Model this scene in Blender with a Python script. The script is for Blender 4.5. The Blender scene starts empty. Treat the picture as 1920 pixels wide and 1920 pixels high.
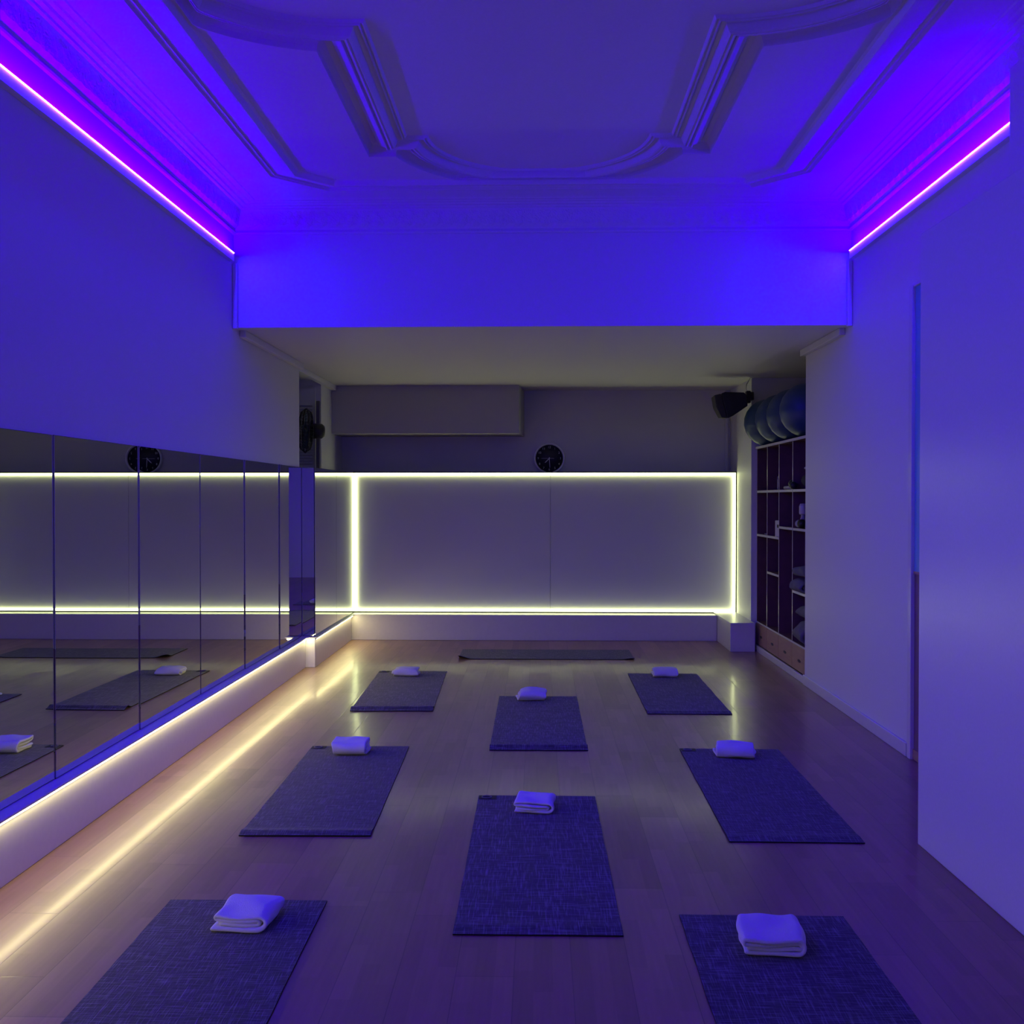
import bpy, bmesh, math, random
from mathutils import Vector, Matrix, noise
random.seed(7); noise.seed_set(11)
PI = math.pi
SC = bpy.context.scene
COL = SC.collection

# ------------------------------------------------------------------ materials
def new_mat(name):
    m = bpy.data.materials.new(name); m.use_nodes = True
    nt = m.node_tree
    b = nt.nodes.get('Principled BSDF')
    return m, nt, b

def N(nt, t, **kw):
    n = nt.nodes.new(t)
    for k, v in kw.items(): setattr(n, k, v)
    return n

def plain(name, col, rough=0.5, metal=0.0, bump=0.0, scale=60, spec=0.5, var=0.0, sheen=0.0, coat=0.0, coat_rough=0.1):
    m, nt, b = new_mat(name)
    b.inputs['Base Color'].default_value = (*col, 1)
    b.inputs['Roughness'].default_value = rough
    b.inputs['Metallic'].default_value = metal
    b.inputs['Specular IOR Level'].default_value = spec
    b.inputs['Sheen Weight'].default_value = sheen
    b.inputs['Coat Weight'].default_value = coat
    b.inputs['Coat Roughness'].default_value = coat_rough
    tc = N(nt, 'ShaderNodeTexCoord')
    nz = N(nt, 'ShaderNodeTexNoise'); nz.inputs['Scale'].default_value = scale; nz.inputs['Detail'].default_value = 4 if bump else 1
    nt.links.new(tc.outputs['Object'], nz.inputs['Vector'])
    if bump:
        bp = N(nt, 'ShaderNodeBump'); bp.inputs['Strength'].default_value = bump; bp.inputs['Distance'].default_value = 0.004
        nt.links.new(nz.outputs['Fac'], bp.inputs['Height']); nt.links.new(bp.outputs['Normal'], b.inputs['Normal'])
    v = var if var else 0.04
    hs = N(nt, 'ShaderNodeMapRange')
    hs.inputs['To Min'].default_value = 1 - v; hs.inputs['To Max'].default_value = 1 + v
    mx = N(nt, 'ShaderNodeVectorMath', operation='SCALE'); mx.inputs[0].default_value = col
    nt.links.new(nz.outputs['Fac'], hs.inputs['Value']); nt.links.new(hs.outputs['Result'], mx.inputs['Scale'])
    nt.links.new(mx.outputs['Vector'], b.inputs['Base Color'])
    return m

def emit(name, col, s):
    m, nt, b = new_mat(name)
    b.inputs['Base Color'].default_value = (0.8, 0.8, 0.8, 1)
    cx = N(nt, 'ShaderNodeCombineXYZ')
    for i in range(3): cx.inputs[i].default_value = col[i]
    nt.links.new(cx.outputs[0], b.inputs['Emission Color'])
    b.inputs['Emission Strength'].default_value = s
    return m

# royal-blue LED, about 451 nm: outside the sRGB gamut, hence the slightly negative green in linear sRGB
BLUE = (0.045, -0.088, 1.0)
WARM = (1.0, 0.87, 0.40)
LIME = (0.92, 1.0, 0.46)
M = {}
M['wall'] = plain('wall_paint', (0.80, 0.80, 0.79), 0.55, scale=120)
M['gloss'] = plain('satin_white', (0.80, 0.80, 0.80), 0.30, scale=90, spec=0.5)
M['ceil'] = plain('plaster', (0.80, 0.80, 0.80), 0.7, scale=90)
M['bulk'] = plain('grey_bulkhead_paint', (0.50, 0.49, 0.50), 0.55, scale=150)
M['lam'] = plain('white_laminate', (0.74, 0.72, 0.70), 0.35, scale=30)
M['panel'] = plain('panel_paint', (0.70, 0.70, 0.68), 0.5, scale=150)
M['dark'] = plain('black_plastic', (0.015, 0.015, 0.018), 0.4)
M['grille'] = plain('speaker_grille', (0.05, 0.045, 0.05), 0.6, bump=0.4, scale=500)
M['darkgap'] = plain('dark_backing', (0.02, 0.02, 0.02), 0.7)
M['steel'] = plain('brushed_steel', (0.55, 0.55, 0.58), 0.3, metal=1.0)
M['clockrim'] = plain('clock_rim', (0.95, 0.95, 0.98), 0.35)
M['clockface'] = plain('clock_face', (0.012, 0.012, 0.03), 0.5)
M['clockmark'] = plain('clock_marks', (0.8, 0.8, 0.85), 0.5)
M['shelfwood'] = plain('dark_shelf_wood', (0.16, 0.07, 0.085), 0.45, scale=12, var=0.25)
M['edge'] = plain('pale_edge_band', (0.62, 0.58, 0.58), 0.4)
M['ball'] = plain('blue_rubber', (0.022, 0.065, 0.15), 0.42, bump=0.05, scale=30)
M['towel'] = plain('white_terry', (0.90, 0.89, 0.89), 0.95, bump=0.9, scale=420, sheen=0.3, var=0.03)
M['blanket'] = plain('grey_blanket', (0.16, 0.155, 0.17), 0.95, bump=0.8, scale=150, var=0.3)
M['bolster'] = plain('navy_fabric', (0.025, 0.022, 0.05), 0.8, bump=0.5, scale=200)
M['pale'] = plain('pale_foam', (0.42, 0.38, 0.42), 0.6)
M['mirror'], _nt, _b = new_mat('mirror_glass')
_b.inputs['Base Color'].default_value = (0.70, 0.72, 0.70, 1); _b.inputs['Metallic'].default_value = 1; _b.inputs['Roughness'].default_value = 0.0
M['glass'], _nt, _b = new_mat('frosted_door_glass')
_b.inputs['Base Color'].default_value = (0.22, 0.62, 0.75, 1); _b.inputs['Roughness'].default_value = 0.35
_b.inputs['Transmission Weight'].default_value = 0.1
M['doorwood'] = plain('door_panel_wood', (0.22, 0.10, 0.16), 0.5, scale=10, var=0.2)
M['led_blue'] = emit('blue_led', BLUE, 440.0)
M['led_down'] = emit('blue_led_diffuser', (0.018, 0.0045, 1.0), 590.0)
M['led_warm'] = emit('warm_led', WARM, 30.0)
M['led_lime'] = emit('frame_led', LIME, 6.4)

def frieze_mat():
    m, nt, b = new_mat('ornate_frieze')
    b.inputs['Base Color'].default_value = (0.80, 0.80, 0.80, 1); b.inputs['Roughness'].default_value = 0.7
    tc = N(nt, 'ShaderNodeTexCoord')
    vo = N(nt, 'ShaderNodeTexVoronoi', feature='SMOOTH_F1'); vo.inputs['Scale'].default_value = 22
    wv = N(nt, 'ShaderNodeTexNoise'); wv.inputs['Scale'].default_value = 35; wv.inputs['Detail'].default_value = 3; wv.inputs['Distortion'].default_value = 1.5
    ad = N(nt, 'ShaderNodeMath', operation='ADD')
    bp = N(nt, 'ShaderNodeBump'); bp.inputs['Strength'].default_value = 0.9; bp.inputs['Distance'].default_value = 0.012
    nt.links.new(tc.outputs['Object'], vo.inputs['Vector']); nt.links.new(tc.outputs['Object'], wv.inputs['Vector'])
    nt.links.new(vo.outputs['Distance'], ad.inputs[0]); nt.links.new(wv.outputs['Fac'], ad.inputs[1])
    nt.links.new(ad.outputs[0], bp.inputs['Height']); nt.links.new(bp.outputs['Normal'], b.inputs['Normal'])
    return m
M['frieze'] = frieze_mat()

def floor_mat():
    m, nt, b = new_mat('laminate_planks')
    L = nt.links.new
    def math_(op, a=None, b_=None, va=None, vb=None):
        n = N(nt, 'ShaderNodeMath', operation=op)
        if a is not None: L(a, n.inputs[0])
        elif va is not None: n.inputs[0].default_value = va
        if b_ is not None: L(b_, n.inputs[1])
        elif vb is not None: n.inputs[1].default_value = vb
        return n.outputs[0]
    tc = N(nt, 'ShaderNodeTexCoord'); sp = N(nt, 'ShaderNodeSeparateXYZ'); L(tc.outputs['Object'], sp.inputs[0])
    W, LN = 0.19, 1.28
    u = math_('DIVIDE', math_('ADD', sp.outputs['X'], vb=5.02), vb=W)
    row = math_('FLOOR', u); fu = math_('FRACT', u)
    wn = N(nt, 'ShaderNodeTexWhiteNoise', noise_dimensions='1D'); L(row, wn.inputs['W'])
    v = math_('ADD', math_('DIVIDE', math_('ADD', sp.outputs['Y'], vb=20.0), vb=LN), wn.outputs['Value'])
    colm = math_('FLOOR', v); fv = math_('FRACT', v)
    cmb = N(nt, 'ShaderNodeCombineXYZ'); L(row, cmb.inputs[0]); L(colm, cmb.inputs[1])
    idn = N(nt, 'ShaderNodeTexWhiteNoise', noise_dimensions='2D'); L(cmb.outputs[0], idn.inputs['Vector'])
    # three thin strips per plank with their own tone
    st = math_('FLOOR', math_('MULTIPLY', u, vb=3.0))
    sv = math_('FLOOR', math_('ADD', math_('MULTIPLY', v, vb=3.3), math_('MULTIPLY', st, vb=0.37)))
    cm2 = N(nt, 'ShaderNodeCombineXYZ'); L(st, cm2.inputs[0]); L(sv, cm2.inputs[1])
    idn2 = N(nt, 'ShaderNodeTexWhiteNoise', noise_dimensions='2D'); L(cm2.outputs[0], idn2.inputs['Vector'])
    # grain
    mp = N(nt, 'ShaderNodeMapping'); mp.inputs['Scale'].default_value = (60, 3.0, 1); L(tc.outputs['Object'], mp.inputs['Vector'])
    gr = N(nt, 'ShaderNodeTexNoise'); gr.inputs['Scale'].default_value = 1.0; gr.inputs['Detail'].default_value = 5; L(mp.outputs[0], gr.inputs['Vector'])
    t = math_('ADD', math_('MULTIPLY', idn2.outputs['Value'], vb=0.30), math_('MULTIPLY', gr.outputs['Fac'], vb=0.55))
    t = math_('ADD', t, math_('MULTIPLY', math_('SUBTRACT', idn.outputs['Value'], vb=0.5), vb=0.4))
    rp = N(nt, 'ShaderNodeValToRGB'); e = rp.color_ramp.elements
    e[0].position = 0.1; e[0].color = (0.275, 0.152, 0.082, 1); e[1].position = 0.95; e[1].color = (0.46, 0.265, 0.145, 1)
    L(t, rp.inputs['Fac'])
    # seams
    du = math_('MULTIPLY', math_('MINIMUM', fu, math_('SUBTRACT', None, fu, va=1.0)), vb=W)
    dv = math_('MULTIPLY', math_('MINIMUM', fv, math_('SUBTRACT', None, fv, va=1.0)), vb=LN)
    dm = math_('MINIMUM', du, dv)
    mr = N(nt, 'ShaderNodeMapRange'); mr.inputs['From Max'].default_value = 0.0022; mr.inputs['To Min'].default_value = 0.45; L(dm, mr.inputs['Value'])
    mul = N(nt, 'ShaderNodeVectorMath', operation='SCALE'); L(rp.outputs['Color'], mul.inputs[0]); L(mr.outputs['Result'], mul.inputs['Scale'])
    L(mul.outputs['Vector'], b.inputs['Base Color'])
    # per plank tilt, bevel at seams
    tl = N(nt, 'ShaderNodeVectorMath', operation='SUBTRACT'); L(idn.outputs['Color'], tl.inputs[0]); tl.inputs[1].default_value = (0.5, 0.5, 0.5)
    ts = N(nt, 'ShaderNodeVectorMath', operation='MULTIPLY'); L(tl.outputs[0], ts.inputs[0]); ts.inputs[1].default_value = (0.020, 0.014, 0.0)
    geo = N(nt, 'ShaderNodeNewGeometry')
    mr2 = N(nt, 'ShaderNodeMapRange'); mr2.inputs['From Max'].default_value = 0.003; L(dm, mr2.inputs['Value'])
    bp = N(nt, 'ShaderNodeBump'); bp.inputs['Strength'].default_value = 0.2; bp.inputs['Distance'].default_value = 0.001; L(mr2.outputs['Result'], bp.inputs['Height'])
    ad = N(nt, 'ShaderNodeVectorMath', operation='ADD'); L(bp.outputs['Normal'], ad.inputs[0]); L(ts.outputs[0], ad.inputs[1])
    nm = N(nt, 'ShaderNodeVectorMath', operation='NORMALIZE'); L(ad.outputs[0], nm.inputs[0])
    L(nm.outputs[0], b.inputs['Normal']); L(nm.outputs[0], b.inputs['Coat Normal'])
    b.inputs['Roughness'].default_value = 0.36
    b.inputs['Coat Weight'].default_value = 0.30; b.inputs['Coat Roughness'].default_value = 0.13
    return m
M['floor'] = floor_mat()

def mat_mat():
    m, nt, b = new_mat('woven_yoga_mat')
    L = nt.links.new
    tc = N(nt, 'ShaderNodeTexCoord'); oi = N(nt, 'ShaderNodeObjectInfo')
    ad = N(nt, 'ShaderNodeVectorMath', operation='ADD')
    sc = N(nt, 'ShaderNodeVectorMath', operation='SCALE'); sc.inputs[0].default_value = (7, 5, 3); L(oi.outputs['Random'], sc.inputs['Scale'])
    L(tc.outputs['Object'], ad.inputs[0]); L(sc.outputs[0], ad.inputs[1])
    outs = []
    for s in ((11, 210, 1), (210, 11, 1)):
        mp = N(nt, 'ShaderNodeMapping'); mp.inputs['Scale'].default_value = s; L(ad.outputs[0], mp.inputs['Vector'])
        nz = N(nt, 'ShaderNodeTexNoise'); nz.inputs['Scale'].default_value = 1; nz.inputs['Detail'].default_value = 2.5; L(mp.outputs[0], nz.inputs['Vector'])
        mr = N(nt, 'ShaderNodeMapRange'); mr.inputs['From Min'].default_value = 0.50; mr.inputs['From Max'].default_value = 0.80; L(nz.outputs['Fac'], mr.inputs['Value'])
        outs.append(mr.outputs['Result'])
    mx = N(nt, 'ShaderNodeMath', operation='ADD'); L(outs[0], mx.inputs[0]); L(outs[1], mx.inputs[1])
    rp = N(nt, 'ShaderNodeValToRGB'); e = rp.color_ramp.elements
    e[0].position = 0.0; e[0].color = (0.036, 0.036, 0.038, 1); e[1].position = 1.0; e[1].color = (0.22, 0.205, 0.205, 1)
    L(mx.outputs[0], rp.inputs['Fac']); L(rp.outputs['Color'], b.inputs['Base Color'])
    bp = N(nt, 'ShaderNodeBump'); bp.inputs['Strength'].default_value = 0.4; bp.inputs['Distance'].default_value = 0.002
    L(mx.outputs[0], bp.inputs['Height']); L(bp.outputs['Normal'], b.inputs['Normal'])
    b.inputs['Roughness'].default_value = 0.9; b.inputs['Specular IOR Level'].default_value = 0.2
    b.inputs['Sheen Weight'].default_value = 0.22; b.inputs['Sheen Roughness'].default_value = 0.5
    return m
M['mat'] = mat_mat()
M['matrub'] = plain('black_mat_rubber', (0.012, 0.012, 0.013), 0.75, spec=0.2)
M['patch'] = plain('black_patch', (0.010, 0.009, 0.012), 0.6)
M['emblem'] = plain('grey_print', (0.11, 0.10, 0.13), 0.5)

def wood_mat():
    m, nt, b = new_mat('pine_drawer_wood')
    L = nt.links.new
    tc = N(nt, 'ShaderNodeTexCoord')
    mp = N(nt, 'ShaderNodeMapping'); mp.inputs['Scale'].default_value = (4, 4, 40); L(tc.outputs['Object'], mp.inputs['Vector'])
    nz = N(nt, 'ShaderNodeTexNoise'); nz.inputs['Scale'].default_value = 1.2; nz.inputs['Detail'].default_value = 4; L(mp.outputs[0], nz.inputs['Vector'])
    rp = N(nt, 'ShaderNodeValToRGB'); e = rp.color_ramp.elements
    e[0].color = (0.34, 0.20, 0.13, 1); e[1].color = (0.50, 0.31, 0.20, 1)
    L(nz.outputs['Fac'], rp.inputs['Fac']); L(rp.outputs['Color'], b.inputs['Base Color'])
    b.inputs['Roughness'].default_value = 0.45
    return m
M['pine'] = wood_mat()

# ------------------------------------------------------------------ mesh helpers
class MB:
    def __init__(s): s.v = []; s.f = []; s.mi = []; s.sm = []
    def add(s, verts, faces, mi=0, smooth=False):
        o = len(s.v); s.v += [tuple(v) for v in verts]
        for f in faces: s.f.append([i + o for i in f]); s.mi.append(mi); s.sm.append(smooth)
        return s
    def box(s, x0, x1, y0, y1, z0, z1, mi=0):
        x0, x1 = min(x0, x1), max(x0, x1)
        v = [(x0,y0,z0),(x1,y0,z0),(x1,y1,z0),(x0,y1,z0),(x0,y0,z1),(x1,y0,z1),(x1,y1,z1),(x0,y1,z1)]
        return s.add(v, [(0,3,2,1),(4,5,6,7),(0,1,5,4),(1,2,6,5),(2,3,7,6),(3,0,4,7)], mi)
    def prism(s, pts, z0, z1, mi=0):            # pts counter-clockwise seen from +z
        n = len(pts)
        v = [(p[0], p[1], z0) for p in pts] + [(p[0], p[1], z1) for p in pts]
        return s.add(v, [tuple(range(n))[::-1], tuple(range(n, 2*n))] + [(i, (i+1) % n, n+(i+1) % n, n+i) for i in range(n)], mi)
    def loft(s, rings, mi=0, closed=True, caps=True, smooth=True):
        n = len(rings[0]); v = [p for r in rings for p in r]; f = []
        m = n if closed else n - 1
        for k in range(len(rings) - 1):
            for i in range(m):
                j = (i + 1) % n
                f.append((k*n+i, k*n+j, (k+1)*n+j, (k+1)*n+i))
        s.add(v, f, mi, smooth)
        if caps and closed:
            s.add(rings[0], [tuple(range(n))[::-1]], mi); s.add(rings[-1], [tuple(range(n))], mi)
        return s
    def tube(s, pts, r, mi=0, n=8, closed=False):
        pts = [Vector(p) for p in pts]; rings = []
        L = len(pts)
        for i, p in enumerate(pts):
            a = pts[(i-1) % L] if (closed or i > 0) else p
            b = pts[(i+1) % L] if (closed or i < L-1) else p
            d = (b - a).normalized()
            up = Vector((0,0,1)) if abs(d.z) < 0.9 else Vector((1,0,0))
            x = d.cross(up).normalized(); y = x.cross(d)
            rings.append([p + x*r*math.cos(t) + y*r*math.sin(t) for t in [2*PI*k/n for k in range(n)]])
        if closed: rings.append(rings[0])
        return s.loft(rings, mi, caps=not closed)
    def lathe(s, prof, mi=0, n=40, mat=None):   # profile (r, z) around z
        rings = []
        for r, z in prof:
            rings.append([(r*math.cos(2*PI*k/n), r*math.sin(2*PI*k/n), z) for k in range(n)])
        if mat is not None: rings = [[mat @ Vector(p) for p in r] for r in rings]
        return s.loft(rings, mi)
    def xform(s, mat):
        s.v = [tuple(mat @ Vector(v)) for v in s.v]; return s
    def build(s, name, mats, parent=None, bevel=0.0, loc=None, rot=None, fix=True):
        me = bpy.data.meshes.new(name)
        me.from_pydata(s.v, [], s.f)
        if not isinstance(mats, (list, tuple)): mats = [mats]
        for m in mats: me.materials.append(m)
        for p, mi, sm in zip(me.polygons, s.mi, s.sm): p.material_index = mi; p.use_smooth = sm
        if fix:
            bm = bmesh.new(); bm.from_mesh(me)
            bmesh.ops.remove_doubles(bm, verts=bm.verts, dist=1e-6)
            bmesh.ops.recalc_face_normals(bm, faces=bm.faces); bm.to_mesh(me); bm.free()
        o = bpy.data.objects.new(name, me); COL.objects.link(o)
        if loc is not None: o.location = loc
        if rot is not None: o.rotation_euler = rot
        if parent is not None: o.parent = parent
        if bevel:
            b = o.modifiers.new('bevel', 'BEVEL'); b.width = bevel; b.segments = 2; b.limit_method = 'ANGLE'
        return o

def tag(o, label, cat, group=None, kind=None):
    o['label'] = label; o['category'] = cat
    if group: o['group'] = group
    if kind: o['kind'] = kind
    return o
def empty(name, loc, label, cat, group=None, rot=(0,0,0)):
    o = bpy.data.objects.new(name, None); COL.objects.link(o); o.location = loc; o.rotation_euler = rot
    o.empty_display_size = 0.1
    return tag(o, label, cat, group)
def struct(o, label, cat):
    return tag(o, label, cat, kind='structure')

# ------------------------------------------------------------------ room constants
XL, XR = -2.2, 2.22          # main side walls
YB = 7.37                    # header over the alcove
YF = -1.3                    # wall behind the camera
ZC, ZA = 3.65, 2.79          # ceilings
struct(MB().box(-2.8, 2.95, YF-0.15, 12.0, -0.06, 0.0).build('floor', M['floor']), 'glossy wood laminate plank floor', 'floor')

w = MB()
w.box(-2.36, XL, YF, 9.34, 0, 3.75)
w.box(-2.36, XL, 9.34, 9.38, 0.285, 3.75)
w.box(-2.75, -2.64, 9.3, 10.75, 0, 2.9)
w.box(-2.75, -2.27, 10.66, 11.95, 1.8, 2.9)
w.box(-2.75, -2.3, 9.2, 9.379, 0, 2.9)
struct(w.build('wall_left', M['wall']), 'white left wall above the mirrors, lit blue', 'wall')
struct(MB().box(-2.27, -2.066, 9.385, 11.42, 0.284, 1.835).build('wall_low', M['wall']), 'low wall carrying the two far left mirrors', 'wall')
w = MB()
w.box(XR, 2.9, 6.19, 8.60, 0, 3.75)
w.box(XR, 2.9, YF, 6.19, 2.82, 3.75)
w.box(XR, 2.9, YF, 4.9, 0, 2.82)
w.box(2.42, 2.9, 4.9, 6.19, 0, 2.82)
w.box(2.80, 2.9, 8.6, 10.63, 0, 2.9)
w.box(2.19, 2.9, 10.63, 11.95, 0, 2.9)
struct(w.build('wall_right', M['wall']), 'white right wall between the shelf niche and the partition', 'wall')
struct(MB().box(-2.75, 2.9, 11.8, 11.95, 0, 2.9).build('wall_back', M['panel']), 'plain grey back wall around the clock', 'wall')
struct(MB().box(-2.36, 2.4, YB, YB+0.12, 2.785, 3.75).build('wall_header', M['wall']), 'blue lit header wall over the alcove opening', 'wall')
struct(MB().box(-2.8, 2.95, YF-0.15, YF, 0, 3.75).build('wall_front', M['wall']), 'wall behind the viewer', 'wall')
struct(MB().prism([(1.70, 4.63), (1.80, YF), (2.215, YF), (2.215, 4.63)][::-1], 0, 2.73).build('wall_partition', M['gloss'], bevel=0.006), 'tall satin white partition at right foreground', 'wall')
struct(MB().box(2.13, 2.219, 4.52, 4.73, 2.731, 3.5).build('trim_1', M['wall'], bevel=0.01), 'small pilaster ending the right light cove', 'trim')
struct(MB().box(-2.75, 2.9, YB+0.1, 11.95, ZA, ZA+0.12).build('ceiling_back', M['wall']), 'low flat ceiling of the alcove', 'ceiling')

# boxed bulkhead under the alcove ceiling
struct(MB().prism([(-2.27, 11.20), (-0.215, 11.20), (-0.165, 11.798), (-2.27, 11.798)], 2.262, ZA).build('wall_bulkhead', M['bulk'], bevel=0.004),
       'boxed grey bulkhead hanging at the upper left of the alcove', 'wall')

# crown strips along the alcove ceiling, header corner strips, baseboards
w = MB().box(-2.2, -2.155, YB+0.13, 9.38, 2.735, 2.789).box(-2.27, -2.215, 9.4, 11.19, 2.735, 2.789)
struct(w.build('trim_2', M['wall'], bevel=0.006), 'crown strip along the left of the alcove ceiling', 'trim')
w = MB().box(2.175, 2.22, YB+0.13, 8.62, 2.735, 2.789)
struct(w.build('trim_3', M['wall'], bevel=0.006), 'crown strip along the right of the alcove ceiling', 'trim')
struct(MB().box(-2.2, -2.165, 7.325, YB, 2.77, 3.24).build('trim_4', M['wall'], bevel=0.008), 'left corner strip of the header wall', 'trim')
struct(MB().box(2.185, 2.22, 7.325, YB, 2.77, 3.24).build('trim_5', M['wall'], bevel=0.008), 'right corner strip of the header wall', 'trim')
w = MB().box(2.203, 2.22, 6.2, 8.60, 0, 0.082)
struct(w.build('baseboard_right', M['lam'], bevel=0.004), 'white baseboard along the right wall', 'baseboard')
struct(MB().box(2.212, 2.235, 8.602, 10.62, 0, 0.058).build('baseboard_niche', M['lam'], bevel=0.003), 'white baseboard below the shelf drawers', 'baseboard')

# ------------------------------------------------------------------ plaster ceiling
Y0 = 3.88
def clampx(x, s):
    lim = 1.40 + s*0.46
    return max(-lim, min(lim, x))
def panel_outline(s, z):
    """closed outline of the notched panel, s = distance outward from its inner edge"""
    R1, R2 = 0.645 + s, 0.665 + s
    cy, cx = 6.0, 0.84
    t0 = math.asin(min(1, s / R1))
    pts = []
    NA = 24
    for k in range(NA + 1):                       # right half of the end arc, apex -> ear
        t = PI/2 + (t0 - PI/2) * k / NA
        pts.append((R1*math.cos(t), cy + R1*math.sin(t)))
    pts.append((0.77 + s, cy + s))
    xs = 0.77 + s
    ys = Y0 + math.sqrt(R2*R2 - (xs - cx)**2)
    t1 = math.atan2(ys - Y0, xs - cx)
    for k in range(NA + 1):                       # right lobe, top -> middle
        t = t1 * (1 - k / NA)
        pts.append((cx + R2*math.cos(t), Y0 + R2*math.sin(t)))
    q = [(clampx(x, s), min(y, 6.62 + 0.45*s)) for x, y in pts]
    low = [(x, 2*Y0 - y) for x, y in q[::-1][1:]]
    right = q + low
    left = [(-x, y) for x, y in right[::-1][1:-1]]
    return [Vector((x, y, z)) for x, y in right + left]

def fill(loops, z_up, name, m):
    bm = bmesh.new()
    edges = []
    for lp in loops:
        vs = []
        for p in lp:
            if vs and (vs[-1].co - p).length < 1e-5: continue
            vs.append(bm.verts.new(p))
        if (vs[0].co - vs[-1].co).length < 1e-5: bm.verts.remove(vs.pop())
        for i in range(len(vs)): edges.append(bm.edges.new((vs[i], vs[(i+1) % len(vs)])))
    bmesh.ops.triangle_fill(bm, edges=edges, use_beauty=True)
    for f in bm.faces:
        if f.normal.z > 0: f.normal_flip()
    return bm

SOUT = 0.28
bm = fill([[Vector((-2.36, YF-0.1, ZC)), Vector((2.4, YF-0.1, ZC)), Vector((2.4, YB+0.1, ZC)), Vector((-2.36, YB+0.1, ZC))],
           panel_outline(SOUT, ZC)], 0, 'c', None)
bm2 = fill([panel_outline(0.0, ZC + 0.022)], 0, 'c', None)
me2 = bpy.data.meshes.new('tmp'); bm2.to_mesh(me2); bm.from_mesh(me2); bm2.free(); bpy.data.meshes.remove(me2)
# slab above so no light leaks
r = bmesh.ops.create_cube(bm, size=1.0)
for v in r['verts']: v.co = Vector((v.co.x*4.9, v.co.y*9.2 + 3.1, ZC + 0.17 + v.co.z*0.06))
me = bpy.data.meshes.new('ceiling'); bm.to_mesh(me); bm.free(); me.materials.append(M['ceil'])
o = bpy.data.objects.new('ceiling', me); COL.objects.link(o)
struct(o, 'plaster ceiling with a central notched panel', 'ceiling')

prof = [(0.280, 0.000), (0.277, -0.010), (0.268, -0.010), (0.264, 0.012), (0.240, 0.040), (0.205, 0.048), (0.198, 0.030), (0.170, 0.012),
        (0.145, 0.000), (0.140, -0.012), (0.132, -0.014), (0.127, 0.000), (0.118, -0.004), (0.112, -0.018), (0.102, -0.020), (0.096, -0.012),
        (0.088, -0.020), (0.080, -0.014), (0.062, 0.012), (0.040, 0.020), (0.036, 0.008), (0.028, 0.004), (0.022, 0.014), (0.016, 0.008), (0.009, 0.006), (0.0, 0.022)]
rings = [panel_outline(s, ZC + (dz*1.25 if 0 < s < 0.28 else dz)) for s, dz in prof]
w = MB(); w.loft(rings, caps=False, smooth=False)
struct(w.build('trim_6', M['ceil']), 'carved moulding around the central ceiling panel', 'trim')

def offset_poly(pts, d):
    n = len(pts); out = []
    for i in range(n):
        a, b, c = Vector(pts[i-1]), Vector(pts[i]), Vector(pts[(i+1) % n])
        e1 = (b - a).normalized(); e2 = (c - b).normalized()
        n1 = Vector((e1.y, -e1.x)); n2 = Vector((e2.y, -e2.x))
        m = (n1 + n2).normalized(); k = d / max(0.2, m.dot(n1))
        out.append(b + m*k)
    return out
fy = 6.735; ny = 2*Y0 - fy
octo = [(1.34, ny), (1.53, ny+0.19), (1.53, fy-0.19), (1.34, fy), (-1.34, fy), (-1.53, fy-0.19), (-1.53, ny+0.19), (-1.34, ny)]
fprof = [(0.228, 0.0), (0.220, -0.014), (0.206, -0.016), (0.198, -0.001), (0.186, -0.002), (0.181, -0.012), (0.173, -0.013), (0.168, -0.001),
         (0.150, -0.003), (0.120, -0.014), (0.070, -0.030), (0.040, -0.036), (0.030, -0.036), (0.022, -0.022), (0.014, -0.006), (0.0, 0.0)]
rings = [[Vector((p[0], p[1], ZC + dz)) for p in offset_poly(octo, s)] for s, dz in fprof]
struct(MB().loft(rings, caps=False, smooth=False).build('trim_7', M['ceil']), 'long ribbed plaster frame around the ceiling', 'trim')

# cornice with scalloped frieze
cp = [(0.0, 3.450), (0.018, 3.452), (0.022, 3.462), (0.016, 3.474), (0.012, 3.482), (0.020, 3.494), (0.046, 3.506), (0.050, 3.516),
      (0.072, 3.600), (0.076, 3.612), (0.094, 3.616), (0.098, 3.626), (0.124, 3.628), (0.132, 3.638), (0.160, 3.636), (0.170, 3.642), (0.205, 3.642), (0.212, 3.647), (0.236, 3.650), (0.24, 3.66)]
FR = {6, 7}                                        # frieze faces between profile points
w = MB()
def cornice(base, along, inward, length, trim0, trim1):
    n = int(length / 0.025); rings = []
    for k in range(n + 1):
        t = k / n; ring = []
        for i, (d, z) in enumerate(cp):
            a0 = d if trim0 else 0; a1 = length - (d if trim1 else 0)
            a = a0 + (a1 - a0) * t
            zz, dd = z, d
            if i in (6, 7):
                sc = abs(math.sin(PI * a / 0.10)); zz = z + 0.012*(1 - sc) ; dd = d - 0.004*(1 - sc)
            ring.append(Vector(base) + Vector(along)*a + Vector(inward)*dd + Vector((0, 0, zz)))
        rings.append(ring)
    m = len(cp); o = len(w.v)
    w.v += [tuple(p) for r in rings for p in r]
    for k in range(n):
        for i in range(m - 1):
            w.f.append([o+k*m+i, o+k*m+i+1, o+(k+1)*m+i+1, o+(k+1)*m+i]); w.mi.append(1 if i in FR else 0); w.sm.append(False)
cornice((XL, YF, 0), (0, 1, 0), (1, 0, 0), YB - YF, False, True)
cornice((XL, YB, 0), (1, 0, 0), (0, -1, 0), XR - XL, True, True)
cornice((XR, YB, 0), (0, -1, 0), (-1, 0, 0), YB - YF, True, False)
struct(w.build('trim_8', [M['ceil'], M['frieze']]), 'plaster cornice with ornate scalloped frieze', 'trim')

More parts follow.
